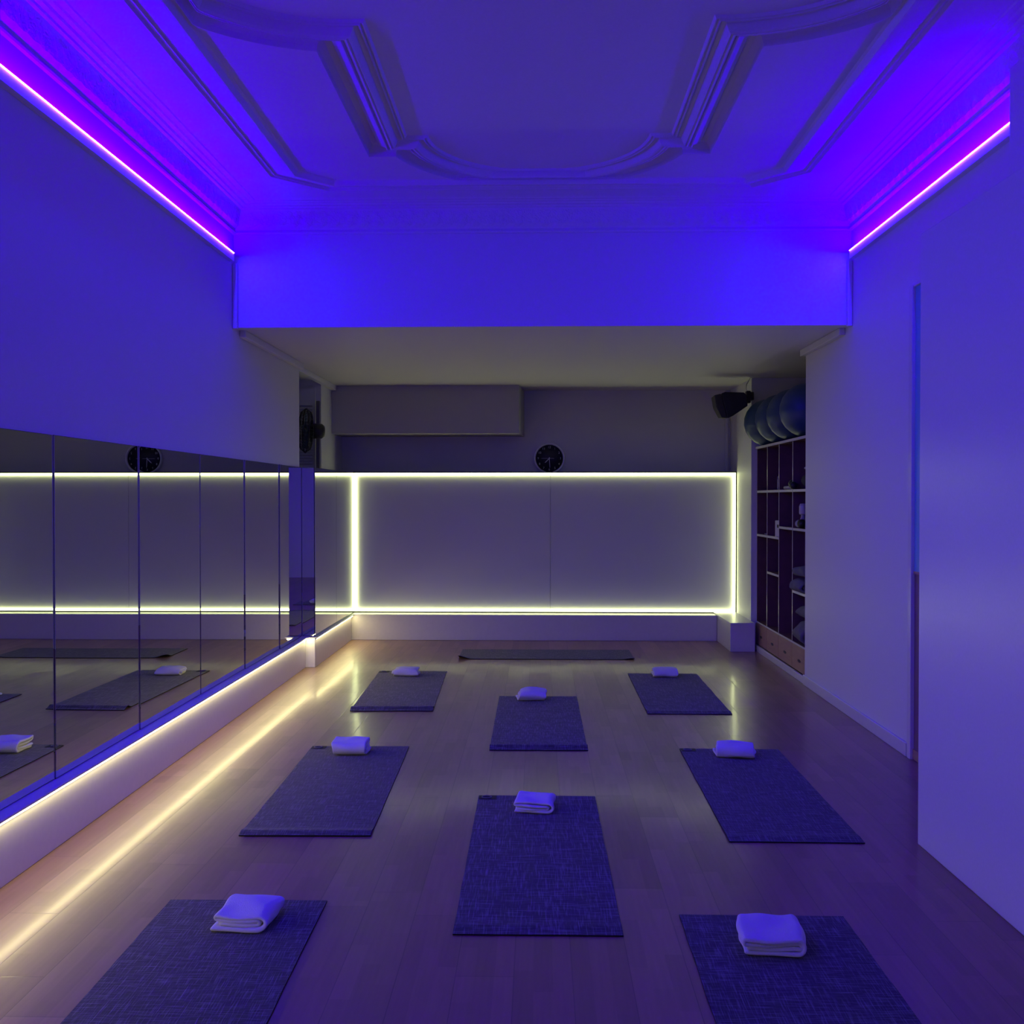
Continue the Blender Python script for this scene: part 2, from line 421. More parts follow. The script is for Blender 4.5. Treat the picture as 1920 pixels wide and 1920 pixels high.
# ------------------------------------------------------------------ blue cove lights
def cove(name, xw, sgn, y0, y1, label):
    root = empty(name, (xw, (y0+y1)/2, 3.27), label, 'LED light')
    h = (y1 - y0)/2
    MB().box(sgn*0.0005, sgn*0.038, -h, h, -0.035, 0.024).build('mounting_rail', M['wall'], root)
    sec = [(0.0383, 0.0176), (0.0445, 0.0212), (0.0445, 0.0225), (0.0383, 0.0225)]     # slanted diffuser, front edge, top
    bar = MB(); bar.loft([[Vector((sgn*d, y, z)) for d, z in sec] for y in (-h+0.01, h-0.01)], smooth=False)
    bar.mi = [1, 1, 0, 1, 1, 1]
    bar.build('light_strip', [M['led_blue'], M['led_down']], root)
    return root
cove('led_cove_light', XL, 1, 0.4, 7.25, 'long blue LED strip running along the top of the left wall')
cove('led_cove_light', XR, -1, 4.80, 7.29, 'shorter blue LED strip along the top of the right wall')

# ------------------------------------------------------------------ plinths
def plinth(name, label, boxes, bev=0.003):
    b = MB()
    for bx in boxes: b.box(*bx)
    return tag(b.build(name, M['lam'], bevel=bev), label, 'plinth')
plinth('plinth', 'long low white plinth under the main row of left mirrors', [(-2.195, -2.137, YF+0.01, 9.335, 0.0005, 0.2695), (-2.195, -2.1165, YF+0.01, 9.3225, 0.2695, 0.282)])
plinth('plinth', 'short white plinth stepping forward below the two far left mirrors', [(-2.195, -2.05, 9.341, 11.17, 0.0005, 0.270), (-2.195, -2.0295, 9.323, 11.17, 0.2705, 0.282)])
plinth('plinth', 'wide white plinth along the back wall below the glowing frame', [(-2.199, 1.937, 11.19, 11.419, 0.0005, 0.279)])
plinth('plinth', 'white box plinth at the right corner beside the shelves', [(1.94, 2.189, 10.42, 11.419, 0.0005, 0.292)])
root = empty('led_edge_light', (-2.13, 6, 0.2690), 'warm white LED strip under the lip of the left plinth', 'LED light')
def warm_bar(pts):                              # triangular strip: its long face looks down and out into the room
    m_ = MB()
    for (x0, y0), (x1, y1), (nx, ny) in pts:
        c = [(0.0, -0.0003), (0.018, -0.0003), (0.018, -0.0032), (0.006, -0.0140), (0.0, -0.0140)]
        m_.loft([[Vector((x + nx*d, y + ny*d, z)) for d, z in c] for x, y in ((x0, y0), (x1, y1))], smooth=False)
        for i in range(len(m_.f) - 7, len(m_.f)): m_.mi[i] = 1
        m_.mi[len(m_.f) - 5] = m_.mi[len(m_.f) - 6] = 0        # only the front lip and the tilted diffuser glow
    return m_.build('light_strip', [M['led_warm'], M['lam']], root)
warm_bar([((-0.0068, YF-5.9), (-0.0068, 3.324), (1, 0))])
warm_bar([((0.0040, 3.3407), (0.0790, 3.3407), (0, -1))])
warm_bar([((0.0802, 3.3408), (0.0802, 5.16), (1, 0))])

# ------------------------------------------------------------------ mirrors
def mirror(name, label, size, loc, rz, tilt=(0, 0), group='mirror panels of the left wall'):
    """front faces local +x; size = (width along y, height)"""
    wd, ht = size
    root = empty(name, loc, label, 'mirror', group, rot=(0, 0, rz))
    MB().box(-0.0045, -0.001, -wd/2+0.001, wd/2-0.001, 0, ht).build('backing', M['darkgap'], root)
    g = MB().box(-0.0008, 0.004, -wd/2+0.0015, wd/2-0.0015, 0.004, ht-0.002).build('mirror_glass', M['mirror'], root)
    return root
HM = 1.838 - 0.283
edges = [3.566, 4.566, 5.556, 6.566, 7.563, 8.575, 9.378]
labs = ['mirror panel at the left edge of the photo beside the nearest dark seam',
        'wide mirror panel with the left half of the clock reflected', 'mirror panel with the right half of the clock reflected',
        'fourth mirror panel along the left wall, narrow in view', 'fifth mirror panel along the left wall, before the last one',
        'last mirror panel of the long row, just before the step']
tilts = [0.2, 0.45, 0.20, 0.20, 0.20, 0.20]
mx_ = [-2.188, -2.188, -2.188, -2.188, -2.185, -2.181]
for i in range(6):
    y0, y1 = edges[i], edges[i+1]
    mirror('mirror_panel', labs[i], (y1 - y0, HM), (mx_[i], (y0+y1)/2, 0.2825), math.radians(tilts[i]))
mirror('mirror_panel', 'slim mirror facing the room on the step of the left wall', (0.112, HM), (-2.1195, 9.380, 0.2825), -PI/2)
mirror('mirror_panel', 'first far mirror panel past the step of the left wall', (0.99, HM), (-2.061, 9.882, 0.2825), 0)
mirror('mirror_panel', 'far mirror panel touching the glowing back frame', (1.015, HM), (-2.061, 10.887, 0.2825), 0)

# ------------------------------------------------------------------ glowing back panel
root = empty('light_panel', (0.06, 11.42, 0.283), 'large grey wall panel outlined by a glowing pale yellow LED frame', 'light panel')
PW, PZ = 2.118, 1.555
MB().box(-PW, 0.069, 0.0, 0.37, 0, PZ).build('panel_board', M['panel'], root)
MB().box(0.072, PW, 0.0, 0.37, 0, PZ).build('panel_board', M['panel'], root)
fr = MB()
fr.box(-PW-0.012, PW+0.012, -0.021, 0.37, PZ, PZ+0.012).box(-PW-0.012, -PW, -0.021, 0.05, 0, PZ).box(PW, PW+0.010, -0.021, 0.05, 0, PZ).box(-PW, PW, -0.021, 0.0, 0.0, 0.008)
fr.build('frame_edge', M['darkgap'], root)
tw = 0.026
for bx in [(-PW, PW, PZ-tw, PZ), (-PW, PW, 0.010, 0.010+tw), (-PW, -PW+tw, 0.010+tw, PZ-tw), (PW-tw, PW, 0.010+tw, PZ-tw)]:
    MB().box(bx[0]+0.001, bx[1]-0.001, -0.020, -0.0005, bx[2], bx[3]-0.001).build('light_strip', M['led_lime'], root)

# vertical batten beside the upper back wall
struct(MB().box(2.13, 2.16, 11.77, 11.798, 1.86, 2.785).build('trim_9', M['panel']), 'thin vertical batten at the right of the back wall', 'trim')

# ------------------------------------------------------------------ clock
def text_mesh(txt, size):
    cu = bpy.data.curves.new('t', 'FONT'); cu.body = txt; cu.size = size; cu.align_x = 'CENTER'; cu.align_y = 'CENTER'; cu.extrude = 0.0008
    ob = bpy.data.objects.new('t', cu); COL.objects.link(ob)
    dg = bpy.context.evaluated_depsgraph_get(); dg.update()
    me = bpy.data.meshes.new_from_object(ob.evaluated_get(dg))
    vs = [v.co.copy() for v in me.vertices]; fs = [list(p.vertices) for p in me.polygons]
    bpy.data.objects.remove(ob); bpy.data.curves.remove(cu); bpy.data.meshes.remove(me)
    return vs, fs
CR = 0.178
root = empty('wall_clock', (0.122, 11.798, 2.012), 'round wall clock with black face and silver rim above the glowing frame', 'clock', rot=(PI/2, 0, 0))
MB().lathe([(0.0, 0.001), (CR-0.004, 0.001), (CR, 0.008), (CR, 0.030), (CR-0.005, 0.040), (CR-0.011, 0.043), (CR-0.018, 0.039), (CR-0.022, 0.030), (CR-0.022, 0.012), (0, 0.012)], n=64).build('rim', M['clockrim'], root)
MB().lathe([(0.0, 0.0122), (CR-0.0225, 0.0122), (CR-0.0225, 0.016), (0, 0.016)], n=64).build('face', M['clockface'], root)
for hnum in range(1, 13):
    a = PI/2 - hnum*PI/6
    vs, fs = text_mesh(str(hnum), 0.036)
    MB().add([Vector((v.x + 0.128*math.cos(a), v.y + 0.128*math.sin(a), v.z + 0.0172)) for v in vs], fs).build('numeral', M['clockmark'], root, fix=False)
def hand(name, ang, ln, wd, tail, z):
    d = Vector((math.cos(ang), math.sin(ang), 0)); q = Vector((-d.y, d.x, 0))
    pts = [d*-tail - q*wd, d*ln*0.8 - q*wd, d*ln, d*ln*0.8 + q*wd, d*-tail + q*wd]
    MB().prism([(p.x, p.y) for p in pts], z, z+0.0015).build(name, M['clockmark'], root)
hand('hour_hand', PI/2 - 7.5*PI/6, 0.075, 0.0045, 0.01, 0.019)
hand('minute_hand', PI/2 - PI - 0.0 + 0.06, 0.115, 0.0035, 0.012, 0.021)
hand('second_hand', PI, 0.10, 0.0012, 0.055, 0.023)

# ------------------------------------------------------------------ speaker
root = empty('loudspeaker', (1.95, 10.5, 2.5), 'black loudspeaker on a bracket under the ceiling at right corner', 'speaker')
def loftpoly(front, back, yf, yb, name, m, parent, bev=0.008):
    n = len(front)
    b = MB(); b.loft([[Vector((x, yf, z)) for x, z in front], [Vector((x, yb, z)) for x, z in back]], smooth=False)
    return b.build(name, m, parent, bevel=bev)
cab = [(-0.11, 0.112), (-0.07, 0.128), (0.12, 0.122), (0.16, 0.080), (0.155, -0.015), (0.01, -0.115), (-0.045, -0.140)]
loftpoly(cab, [(x*0.92+0.015, z*0.9) for x, z in cab], -0.09, 0.12, 'cabinet', M['dark'], root)
gr = [(-0.178, 0.095), (-0.112, 0.110), (-0.047, -0.140), (-0.104, -0.134), (-0.158, -0.025)]
loftpoly(gr, [(x, z*0.92) for x, z in gr], -0.085, 0.11, 'grille', M['grille'], root, 0.006)
MB().box(0.157, 0.200, -0.03, 0.05, 0.02, 0.145).box(0.195, 0.238, 0.0, 0.16, 0.05, 0.135).build('bracket', M['dark'], root, bevel=0.008)
MB().tube([(0.18, 0.03, 0.12), (0.165, 0.04, 0.17), (0.175, 0.06, 0.22), (0.20, 0.08, 0.26), (0.22, 0.1, 0.285)], 0.005).build('cable', M['wall'], root)

# ------------------------------------------------------------------ left recess: shutter, pipe, fan
root = empty('louvred_shutter', (-2.46, 10.64, 1.84), 'narrow pale louvred shutter in the recess behind the fan', 'shutter')
s = MB()
s.box(-0.17, -0.14, -0.03, 0, 0, 0.86).box(0.11, 0.14, -0.03, 0, 0, 0.86).box(-0.14, 0.11, -0.03, 0, 0, 0.06).box(-0.14, 0.11, -0.03, 0, 0.68, 0.86)
s.build('shutter_frame', M['wall'], root)
s = MB()
for k in range(20):
    z = 0.075 + k*0.030
    s.add([(-0.139, -0.026, z), (0.109, -0.026, z), (0.109, -0.006, z+0.022), (-0.139, -0.006, z+0.022), (-0.139, -0.022, z-0.003), (0.109, -0.022, z-0.003), (0.109, -0.002, z+0.019), (-0.139, -0.002, z+0.019)],
          [(0,1,2,3), (7,6,5,4), (0,4,5,1), (1,5,6,2), (2,6,7,3), (3,7,4,0)])
s.build('slats', M['wall'], root)
tag(MB().box(-2.30, -2.262, 10.55, 10.60, 1.86, 2.56).build('wall_batten', plain('dark_grey_paint', (0.16, 0.15, 0.17), 0.5), bevel=0.004), 'dark vertical batten behind the wall fan', 'batten')
fan = empty('wall_fan', (-2.345, 10.28, 2.235), 'black wall fan turned side-on in the left recess', 'fan', rot=(0, 0, 0))
ax = Vector((-0.93, -0.36, 0.02)).normalized()
q = ax.to_track_quat('Z', 'Y').to_matrix().to_4x4()
cg = MB(); RC = 0.222
def ring(r, z, t): cg.tube([(r*math.cos(2*PI*k/40), r*math.sin(2*PI*k/40), z) for k in range(40)], t, n=6, closed=True)
ring(RC, 0.0, 0.007)
for r, z in ((0.19, 0.045), (0.12, 0.065), (0.05, 0.07)): ring(r, z, 0.003)
for r, z in ((0.19, -0.045), (0.12, -0.06)): ring(r, z, 0.003)
for k in range(36):
    a = 2*PI*k/36; c, s_ = math.cos(a), math.sin(a)
    cg.tube([(r*c, r*s_, z) for r, z in ((0.05, 0.07), (0.12, 0.065), (0.19, 0.045), (RC, 0.0))], 0.0022, n=4)
    cg.tube([(r*c, r*s_, z) for r, z in ((0.07, -0.062), (0.12, -0.06), (0.19, -0.045), (RC, 0.0))], 0.0022, n=4)
cg.xform(q).build('cage', M['dark'], fan)
for k in range(4):
    bl = MB(); a0 = k*PI/2; rows = []
    for i in range(7):
        r = 0.035 + 0.155*i/6; wd = 0.035 + 0.05*math.sin(PI*i/6*0.75)
        for sg, dz in ((-1, 0.018), (1, -0.018)):
            pass
        rows.append([Vector((r*math.cos(a0 + sg*wd/r*0.8), r*math.sin(a0 + sg*wd/r*0.8), dz + tz)) for sg, dz, tz in ((-1, 0.018, 0.0015), (1, -0.018, 0.0015), (1, -0.018, -0.0015), (-1, 0.018, -0.0015))])
    bl.loft(rows); bl.xform(q).build('blade', plain('fan_blade', (0.05, 0.12, 0.17), 0.3) if k == 0 else bpy.data.materials['fan_blade'], fan)
MB().lathe([(0, -0.19), (0.055, -0.185), (0.075, -0.16), (0.078, -0.08), (0.06, -0.055), (0, -0.05)], n=24).xform(q).build('motor', M['dark'], fan, bevel=0)
MB().box(0.03, 0.10, 0.0, 0.09, -0.07, 0.06).box(-0.005, 0.06, 0.05, 0.27, -0.05, 0.04).build('wall_bracket', M['dark'], fan, bevel=0.006)

# ------------------------------------------------------------------ door at the right, behind the partition edge
root = bpy.data.objects.new('door_1', None); COL.objects.link(root); root.location = (2.24, 5.55, 0)
struct(root, 'white framed door with tall frosted glass beside the partition', 'door')
MB().box(-0.035, 0.03, 0.582, 0.638, 0.0, 2.815).box(-0.035, 0.03, -0.64, -0.58, 0.0, 2.815).box(-0.03, 0.03, -0.58, 0.582, 2.80, 2.815).build('door_frame', M['lam'], root, bevel=0.003)
MB().box(-0.02, 0.02, -0.578, 0.581, 0.005, 0.065).box(-0.02, 0.02, -0.578, 0.581, 1.105, 1.12).build('door_rail', M['pine'], root)
MB().box(-0.013, 0.015, -0.578, 0.581, 0.065, 1.105).build('door_panel', M['doorwood'], root)
MB().box(-0.015, -0.004, -0.578, 0.581, 1.12, 2.80).build('door_glass', M['glass'], root)
MB().tube([(-0.03, -0.5, 1.0), (-0.06, -0.5, 1.0), (-0.06, -0.4, 1.0)], 0.009).build('door_handle', M['steel'], root)

# ------------------------------------------------------------------ shelving unit in the niche
SX, SXB = 2.24, 2.74
root = empty('shelving_unit', (SX, 9.61, 0.06), 'tall dark wood shelving unit with pale edges built into the right niche', 'shelving unit')
Yd = [10.62, 10.12, 9.626, 9.113, 8.607]
def board(name, x0, x1, y0, y1, z0, z1, front=True):
    b = MB().box(x0-SX, x1-SX, y0-9.61, y1-9.61, z0-0.06, z1-0.06)
    # the face looking into the room gets the pale edge band
    b.mi[-1] = 1 if front else 0
    return b.build(name, [M['shelfwood'], M['edge']], root)
board('back_board', SXB-0.012, SXB, 8.607, 10.62, 0.29, 2.06, False)
board('side_panel', SX+0.005, SXB-0.013, 10.602, 10.622, 0.07, 2.055)
board('side_panel', SX+0.005, SXB-0.013, 8.604, 8.620, 0.07, 2.055)
board('top_board', SX-0.01, SXB, 8.604, 10.622, 2.056, 2.080)
board('bottom_board', SX, SXB-0.013, 8.622, 10.600, 0.278, 0.295)
for y in Yd[1:4]:
    board('divider', SX, SXB-0.013, y-0.009, y+0.009, 0.296, 2.055)
def shelf(c, z):
    board('shelf', SX, SXB-0.014, Yd[c+1]+0.012, Yd[c]-0.012 - (0.01 if c == 0 else 0), z-0.022, z)
for c in range(4): shelf(c, 1.632)
shelf(0, 1.190); shelf(1, 1.190); shelf(2, 1.293); shelf(3, 1.293); shelf(1, 0.838); shelf(3, 0.745)
for c in range(4):
    y1, y0 = Yd[c]-0.004, Yd[c+1]+0.004
    d = MB().box(-0.002, 0.018, y0-9.61, y1-9.61, 0.003, 0.216).build('drawer', M['pine'], root, bevel=0.002)
    yc = (y0+y1)/2 - 9.61
    hp = [(-0.0035, yc + 0.05*math.cos(t), 0.095 + 0.013*math.sin(t)) for t in [2*PI*k/24 for k in range(24)]]
    MB().loft([[Vector(p) for p in hp], [Vector((0.001, p[1], p[2])) for p in hp]], smooth=False).build('finger_slot', M['dark'], d)

# exercise balls on top
blabs = ['blue exercise ball at the far end of the shelf top', 'second blue exercise ball from the far end on the shelf top',
         'third blue exercise ball from the far end on the shelf top', 'nearest blue exercise ball on the shelf top by the white wall']
for i, (y, x) in enumerate(((10.36, 2.30), (9.875, 2.31), (9.39, 2.31), (8.905, 2.315))):
    R = 0.236; b = MB(); rr = []
    for k in range(33):
        t = -PI/2 + PI*k/32; r = R*math.cos(t)
        if 2 < k < 30 and k % 3 == 0: r += 0.0025
        rr.append((max(r, 0.0005), R*math.sin(t)*0.985))
    b.lathe(rr, n=48)
    o = tag(b.build('exercise_ball', M['ball']), blabs[i], 'ball', 'exercise balls on the shelf top')
    o.location = (x, y, 2.0815 + R*0.985); o.rotation_euler = (0.0, 0.0, 0.3*i)

# ------------------------------------------------------------------ folded cloth builder
def folded_cloth(name, m, wd, dp, ht, seed, layers=4, wob=0.006, sag=0.0):
    """ribbon folded twice: smooth fold at -y, layered ends at +-x. origin at bottom centre"""
    sp = ht / 4.0; t = sp * 0.86
    f = -dp/2 + 2*sp; bk = dp/2
    path = []
    def line(y0, y1, z, n=10):
        for k in range(n): path.append((y0 + (y1-y0)*k/n, z))
    def arc(cy, cz, r, a0, a1, n=10):
        for k in range(n): a = a0 + (a1-a0)*k/n; path.append((cy + r*math.cos(a), cz + r*math.sin(a)))
    z1, z2, z3, z4 = sp*0.5, sp*1.5, sp*2.5, sp*3.5
    line(bk, f, z1); arc(f, (z1+z4)/2, (z4-z1)/2, -PI/2, -3*PI/2, 14)
    line(f, bk-sp*0.5, z4); arc(bk-sp*0.5, (z4+z3)/2, (z4-z3)/2, PI/2, -PI/2, 8)
    line(bk-sp*0.5, f, z3); arc(f, (z2+z3)/2, (z3-z2)/2, PI/2, 3*PI/2, 8)
    line(f, bk-0.01, z2); path.append((bk-0.01, z2))
    P = [Vector((0, y, z)) for y, z in path]
    n = len(P); up, dn = [], []
    for i in range(n):
        d = (P[min(i+1, n-1)] - P[max(i-1, 0)]).normalized(); q = Vector((0, -d.z, d.y))
        up.append(P[i] + q*t/2); dn.append(P[i] - q*t/2)
    sec = up + dn[::-1]
    NX = 18; rings = []
    rnd = random.Random(seed); off = Vector((rnd.random()*50, rnd.random()*50, rnd.random()*50))
    for k in range(NX + 1):
        x = -wd/2 + wd*k/NX
        e = abs(2*k/NX - 1)
        rg = []
        for j, p in enumerate(sec):
            i = j if j < n else 2*n-1-j
            g = noise.noise_vector(Vector((x*9, p.y*9, p.z*14 + (i/n)*2.0)) + off)
            h = p.z/ht
            xx = x * (1 + 0.05*noise.noise(Vector((i/n*6.0, 3.1, seed)))) + g.x*wob
            shear = 0.022*noise.noise(Vector((seed*1.3, i/n*4.0, 0.5)))
            zz = max(0.0008 if h < 0.3 else 0, p.z + g.z*wob*(0.3 + 0.6*h) - sag*h*e*e*ht)
            if h < 0.26: zz = p.z + abs(g.z)*wob*0.3
            rg.append(Vector((xx + shear, p.y + g.y*wob, max(zz, 0.0006))))
        rings.append(rg)
    b = MB(); b.loft(rings, caps=False)
    for rg, rev in ((rings[0], True), (rings[-1], False)):
        qs = [(i, i+1, 2*n-2-i, 2*n-1-i) for i in range(n-1)]
        b.add(rg, [q_[::-1] if rev else q_ for q_ in qs], 0, True)
    o = b.build(name, m)
    sd = o.modifiers.new('sub', 'SUBSURF'); sd.levels = 1; sd.render_levels = 2
    return o

# ------------------------------------------------------------------ things on the shelves
def put(o, loc, rz=0.0): o.location = loc; o.rotation_euler = (0, 0, rz); return o
# three thin rings in the second column
for i in range(3):
    b = MB(); b.tube([(0.03*math.cos(2*PI*k/28), 0.0, 0.062*math.sin(2*PI*k/28)+0.0675) for k in range(28)], 0.0048, n=6, closed=True)
    o = tag(b.build('grip_ring', M['edge']), ['slim oval ring farthest from the divider on the second shelf bay', 'middle slim oval ring of the three in the second shelf bay', 'slim oval ring against the divider in the second shelf bay'][i], 'ring', 'oval rings on the upper shelf')
    put(o, (2.29, 9.88 - i*0.085, 1.6325), 1.25)
# white box with a dark window
root = empty('control_box', (2.285, 9.735, 1.1905), 'small pale upright box with a dark square window on a middle shelf', 'box', rot=(0, 0, -1.2))
MB().box(-0.055, 0.055, -0.03, 0.03, 0, 0.155).build('case', M['edge'], root, bevel=0.006)
MB().box(-0.018, 0.018, -0.032, -0.0302, 0.085, 0.115).build('window', M['dark'], root)
tag(put(MB().box(-0.012, 0.012, -0.02, 0.02, 0, 0.012).build('small_weight', M['edge'], bevel=0.003), (2.27, 10.30, 1.1905)), 'tiny pale object lying alone on the far left shelf', 'weight')
# stack on third bay
o = tag(folded_cloth('folded_cloth', M['pale'], 0.34, 0.40, 0.036, 11, wob=0.003), 'thin pale folded cloth flat on the upper shelf of the third bay', 'cloth')
put(o, (2.46, 9.37, 1.6325), PI/2*3)
# upper right: navy bolster with pale cushion
def bolster(name, label, r, ln, loc, rot, mm):
    root = empty(name, loc, label, 'bolster', rot=rot)
    MB().lathe([(0.0005, -ln/2-0.004), (r*0.6, -ln/2-0.004), (r*0.94, -ln/2+0.006), (r, -ln/2+0.03), (r*1.01, 0), (r, ln/2-0.03), (r*0.94, ln/2-0.006), (r*0.6, ln/2+0.004), (0.0005, ln/2+0.004)], n=32).build('cover', mm, root)
    MB().tube([(r*0.93*math.cos(2*PI*k/32), r*0.93*math.sin(2*PI*k/32), -ln/2+0.005) for k in range(32)], 0.006, n=6, closed=True).build('piping', M['blanket'], root)
    return root
def pillow(name, label, sx, sy, sz, loc, rot, m, cat='cushion'):
    b = MB(); rings = []
    for k in range(13):
        t = -PI/2 + PI*k/12; r = math.cos(t); z = math.sin(t)
        ring_ = []
        for j in range(36):
            a = 2*PI*j/36
            e = 0.45
            cx_, sy_ = math.cos(a), math.sin(a)
            ring_.append(Vector((sx*math.copysign(abs(cx_)**e, cx_)*max(r, 0.02)**0.6, sy*math.copysign(abs(sy_)**e, sy_)*max(r, 0.02)**0.6, sz*z)))
        rings.append(ring_)
    b.loft(rings); o = b.build(name, m); o.location = loc; o.rotation_euler = rot
    return tag(o, label, cat)
pillow('cushion', 'plump dark navy cushion lying in the top right shelf bay', 0.17, 0.19, 0.075, (2.44, 8.835, 1.7085), (0, 0, 0), M['bolster'])
pillow('cushion', 'pale thin cushion resting on the navy cushion in the top shelf bay', 0.16, 0.13, 0.026, (2.43, 8.78, 1.812), (0, 0, 0), M['pale'])
def ballobj(r, label, loc, m):
    o = MB().lathe([(max(0.0004, r*math.cos(-PI/2+PI*k/20)), r*math.sin(-PI/2+PI*k/20)) for k in range(21)], n=28).build('massage_ball', m)
    o.location = loc; return tag(o, label, 'ball')
ballobj(0.045, 'dark ball at the divider of the third bay on the top shelf', (2.262, 9.172, 1.6780), M['dark'])
ballobj(0.034, 'small dark ball in front of the navy cushion on the top shelf', (2.236, 9.066, 1.667), M['dark'])
# second row right
root = empty('squeeze_bottle', (2.30, 8.985, 1.2935), 'pale upright bottle with rounded cap on the middle right shelf', 'bottle')
MB().lathe([(0.0005, 0.0005), (0.026, 0.0005), (0.029, 0.008), (0.028, 0.07), (0.018, 0.10), (0.018, 0.118)], n=24).build('body', M['pale'], root)
MB().lathe([(0.0005, 0.1185), (0.029, 0.1185), (0.034, 0.13), (0.034, 0.19), (0.026, 0.212), (0.0005, 0.215)], n=24).build('cap', M['edge'], root)
ballobj(0.036, 'pale ball near the shelf edge on the middle right shelf', (2.285, 9.055, 1.3300), M['pale'])
ballobj(0.040, 'dark ball leaning by the pale bottle on the middle right shelf', (2.268, 8.905, 1.3340), M['dark'])
bolster('bolster', 'dark rolled bolster filling the middle right shelf', 0.12, 0.40, (2.52, 8.775, 1.418), (0, PI/2, 0), M['bolster'])
# blankets
blab = ['grey folded blanket at the bottom of the overhanging pile on the lower right shelf', 'grey folded blanket on top of the overhanging pile on the lower right shelf']
put(tag(folded_cloth('folded_blanket', M['blanket'], 0.34, 0.47, 0.12, 21, wob=0.016, sag=0.2), blab[0], 'blanket', 'grey blankets on the shelves'), (2.425, 8.86, 0.7455), -PI/2)
put(tag(folded_cloth('folded_blanket', M['blanket'], 0.32, 0.44, 0.10, 22, wob=0.016, sag=0.25), blab[1], 'blanket', 'grey blankets on the shelves'), (2.435, 8.84, 0.880), -PI/2+0.12)
put(tag(folded_cloth('folded_blanket', M['blanket'], 0.38, 0.46, 0.20, 23, wob=0.02, sag=0.2), 'bulky grey blanket on the bottom shelf of the right bay', 'blanket', 'grey blankets on the shelves'), (2.44, 8.86, 0.2955), -PI/2-0.08)
put(tag(folded_cloth('folded_blanket', M['blanket'], 0.36, 0.42, 0.11, 24, wob=0.016, sag=0.25), 'flatter grey blanket lying on the bulky one at the shelf bottom', 'blanket', 'grey blankets on the shelves'), (2.46, 8.83, 0.520), -PI/2+0.05)

# ------------------------------------------------------------------ yoga mats
def yoga_mat(label, cx, cy, yaw, ln=1.71, wd=0.605, curl=0.0, group='yoga mats on the floor', corner=0.0, curlpos=0.07, side=0.0, emblem=False):
    """long axis = local y, far end +y carries the emblem at its left corner"""
    root = empty('yoga_mat', (cx, cy, 0), label, 'yoga mat', group, rot=(0, 0, yaw))
    NX, NY = 14, 90; T = 0.005
    rnd = random.Random(label)
    o1, o2 = rnd.random()*20, rnd.random()*20
    def zf(x, y):
        z = 0.0006 + 0.0010*max(0, noise.noise(Vector((x*4+o1, y*4+o2, 0))))
        d = y + ln/2                              # distance from near end
        if curl and d < 0.22:
            z += curl*math.exp(-((d-curlpos)/0.038)**2)
        if corner and d < 0.25:
            for sx, amt in ((-1, 1.0), (1, 0.55)):
                e = max(0, 1 - math.hypot((x - sx*wd/2)/0.09, d/0.12)); z += corner*amt*e*e*(3-2*e)
        if side:
            for sy, amt in ((-1, 1.0), (1, 0.45)):
                e = max(0, 1 - math.hypot((x - wd/2)/0.16, (y - sy*ln/2)/0.13)); z += side*amt*e*e*(3-2*e)
        return z
    v, f = [], []
    for j in range(NY+1):
        # denser rows near the near end
        t = j/NY; y = -ln/2 + ln*(t**1.5)
        for i in range(NX+1):
            x = -wd/2 + wd*i/NX
            ex = 0.0025*noise.noise(Vector((y*5+o1, 0 if i < 7 else 9, o2))) if i in (0, NX) else 0
            v.append((x+ex, y, zf(x, y)))
    n1 = len(v)
    v += [(x, y, z+T) for x, y, z in v[:n1]]
    idx = lambda j, i: j*(NX+1)+i
    b = MB(); top, bot, side = [], [], []
    for j in range(NY):
        for i in range(NX):
            q = (idx(j,i), idx(j,i+1), idx(j+1,i+1), idx(j+1,i))
            bot.append(q[::-1]); top.append(tuple(k+n1 for k in q))
    rim = [idx(0,i) for i in range(NX+1)] + [idx(j,NX) for j in range(1,NY+1)] + [idx(NY,i) for i in range(NX-1,-1,-1)] + [idx(j,0) for j in range(NY-1,0,-1)]
    for a, c in zip(rim, rim[1:]+rim[:1]):          # the rim gets its own vertices so the cloth keeps a crisp edge
        k = len(v); v += [v[a], v[c], v[c+n1], v[a+n1]]; side.append((k, k+1, k+2, k+3))
    b.v = v
    for fs, mi in ((top, 0), (bot, 1), (side, 1)):
        for q in fs: b.f.append(list(q)); b.mi.append(mi); b.sm.append(mi == 0)
    b.build('mat_sheet', [M['mat'], M['matrub']], root, fix=False)
    if emblem:                                    # printed emblem: dark patch with a small ring
        px, py, pz = -wd/2+0.046, ln/2-0.040, 0.0066
        pa = MB().prism([(px-0.042, py-0.034), (px+0.046, py-0.034), (px+0.046, py+0.035), (px-0.042, py+0.035)], pz, pz+0.0010).build('emblem_patch', M['patch'], root)
        MB().tube([(px-0.002+0.024*math.cos(2*PI*k/32), py+0.003+0.019*math.sin(2*PI*k/32), pz+0.0015) for k in range(32)], 0.0040, n=6, closed=True).build('emblem_ring', M['emblem'], pa)
    return root
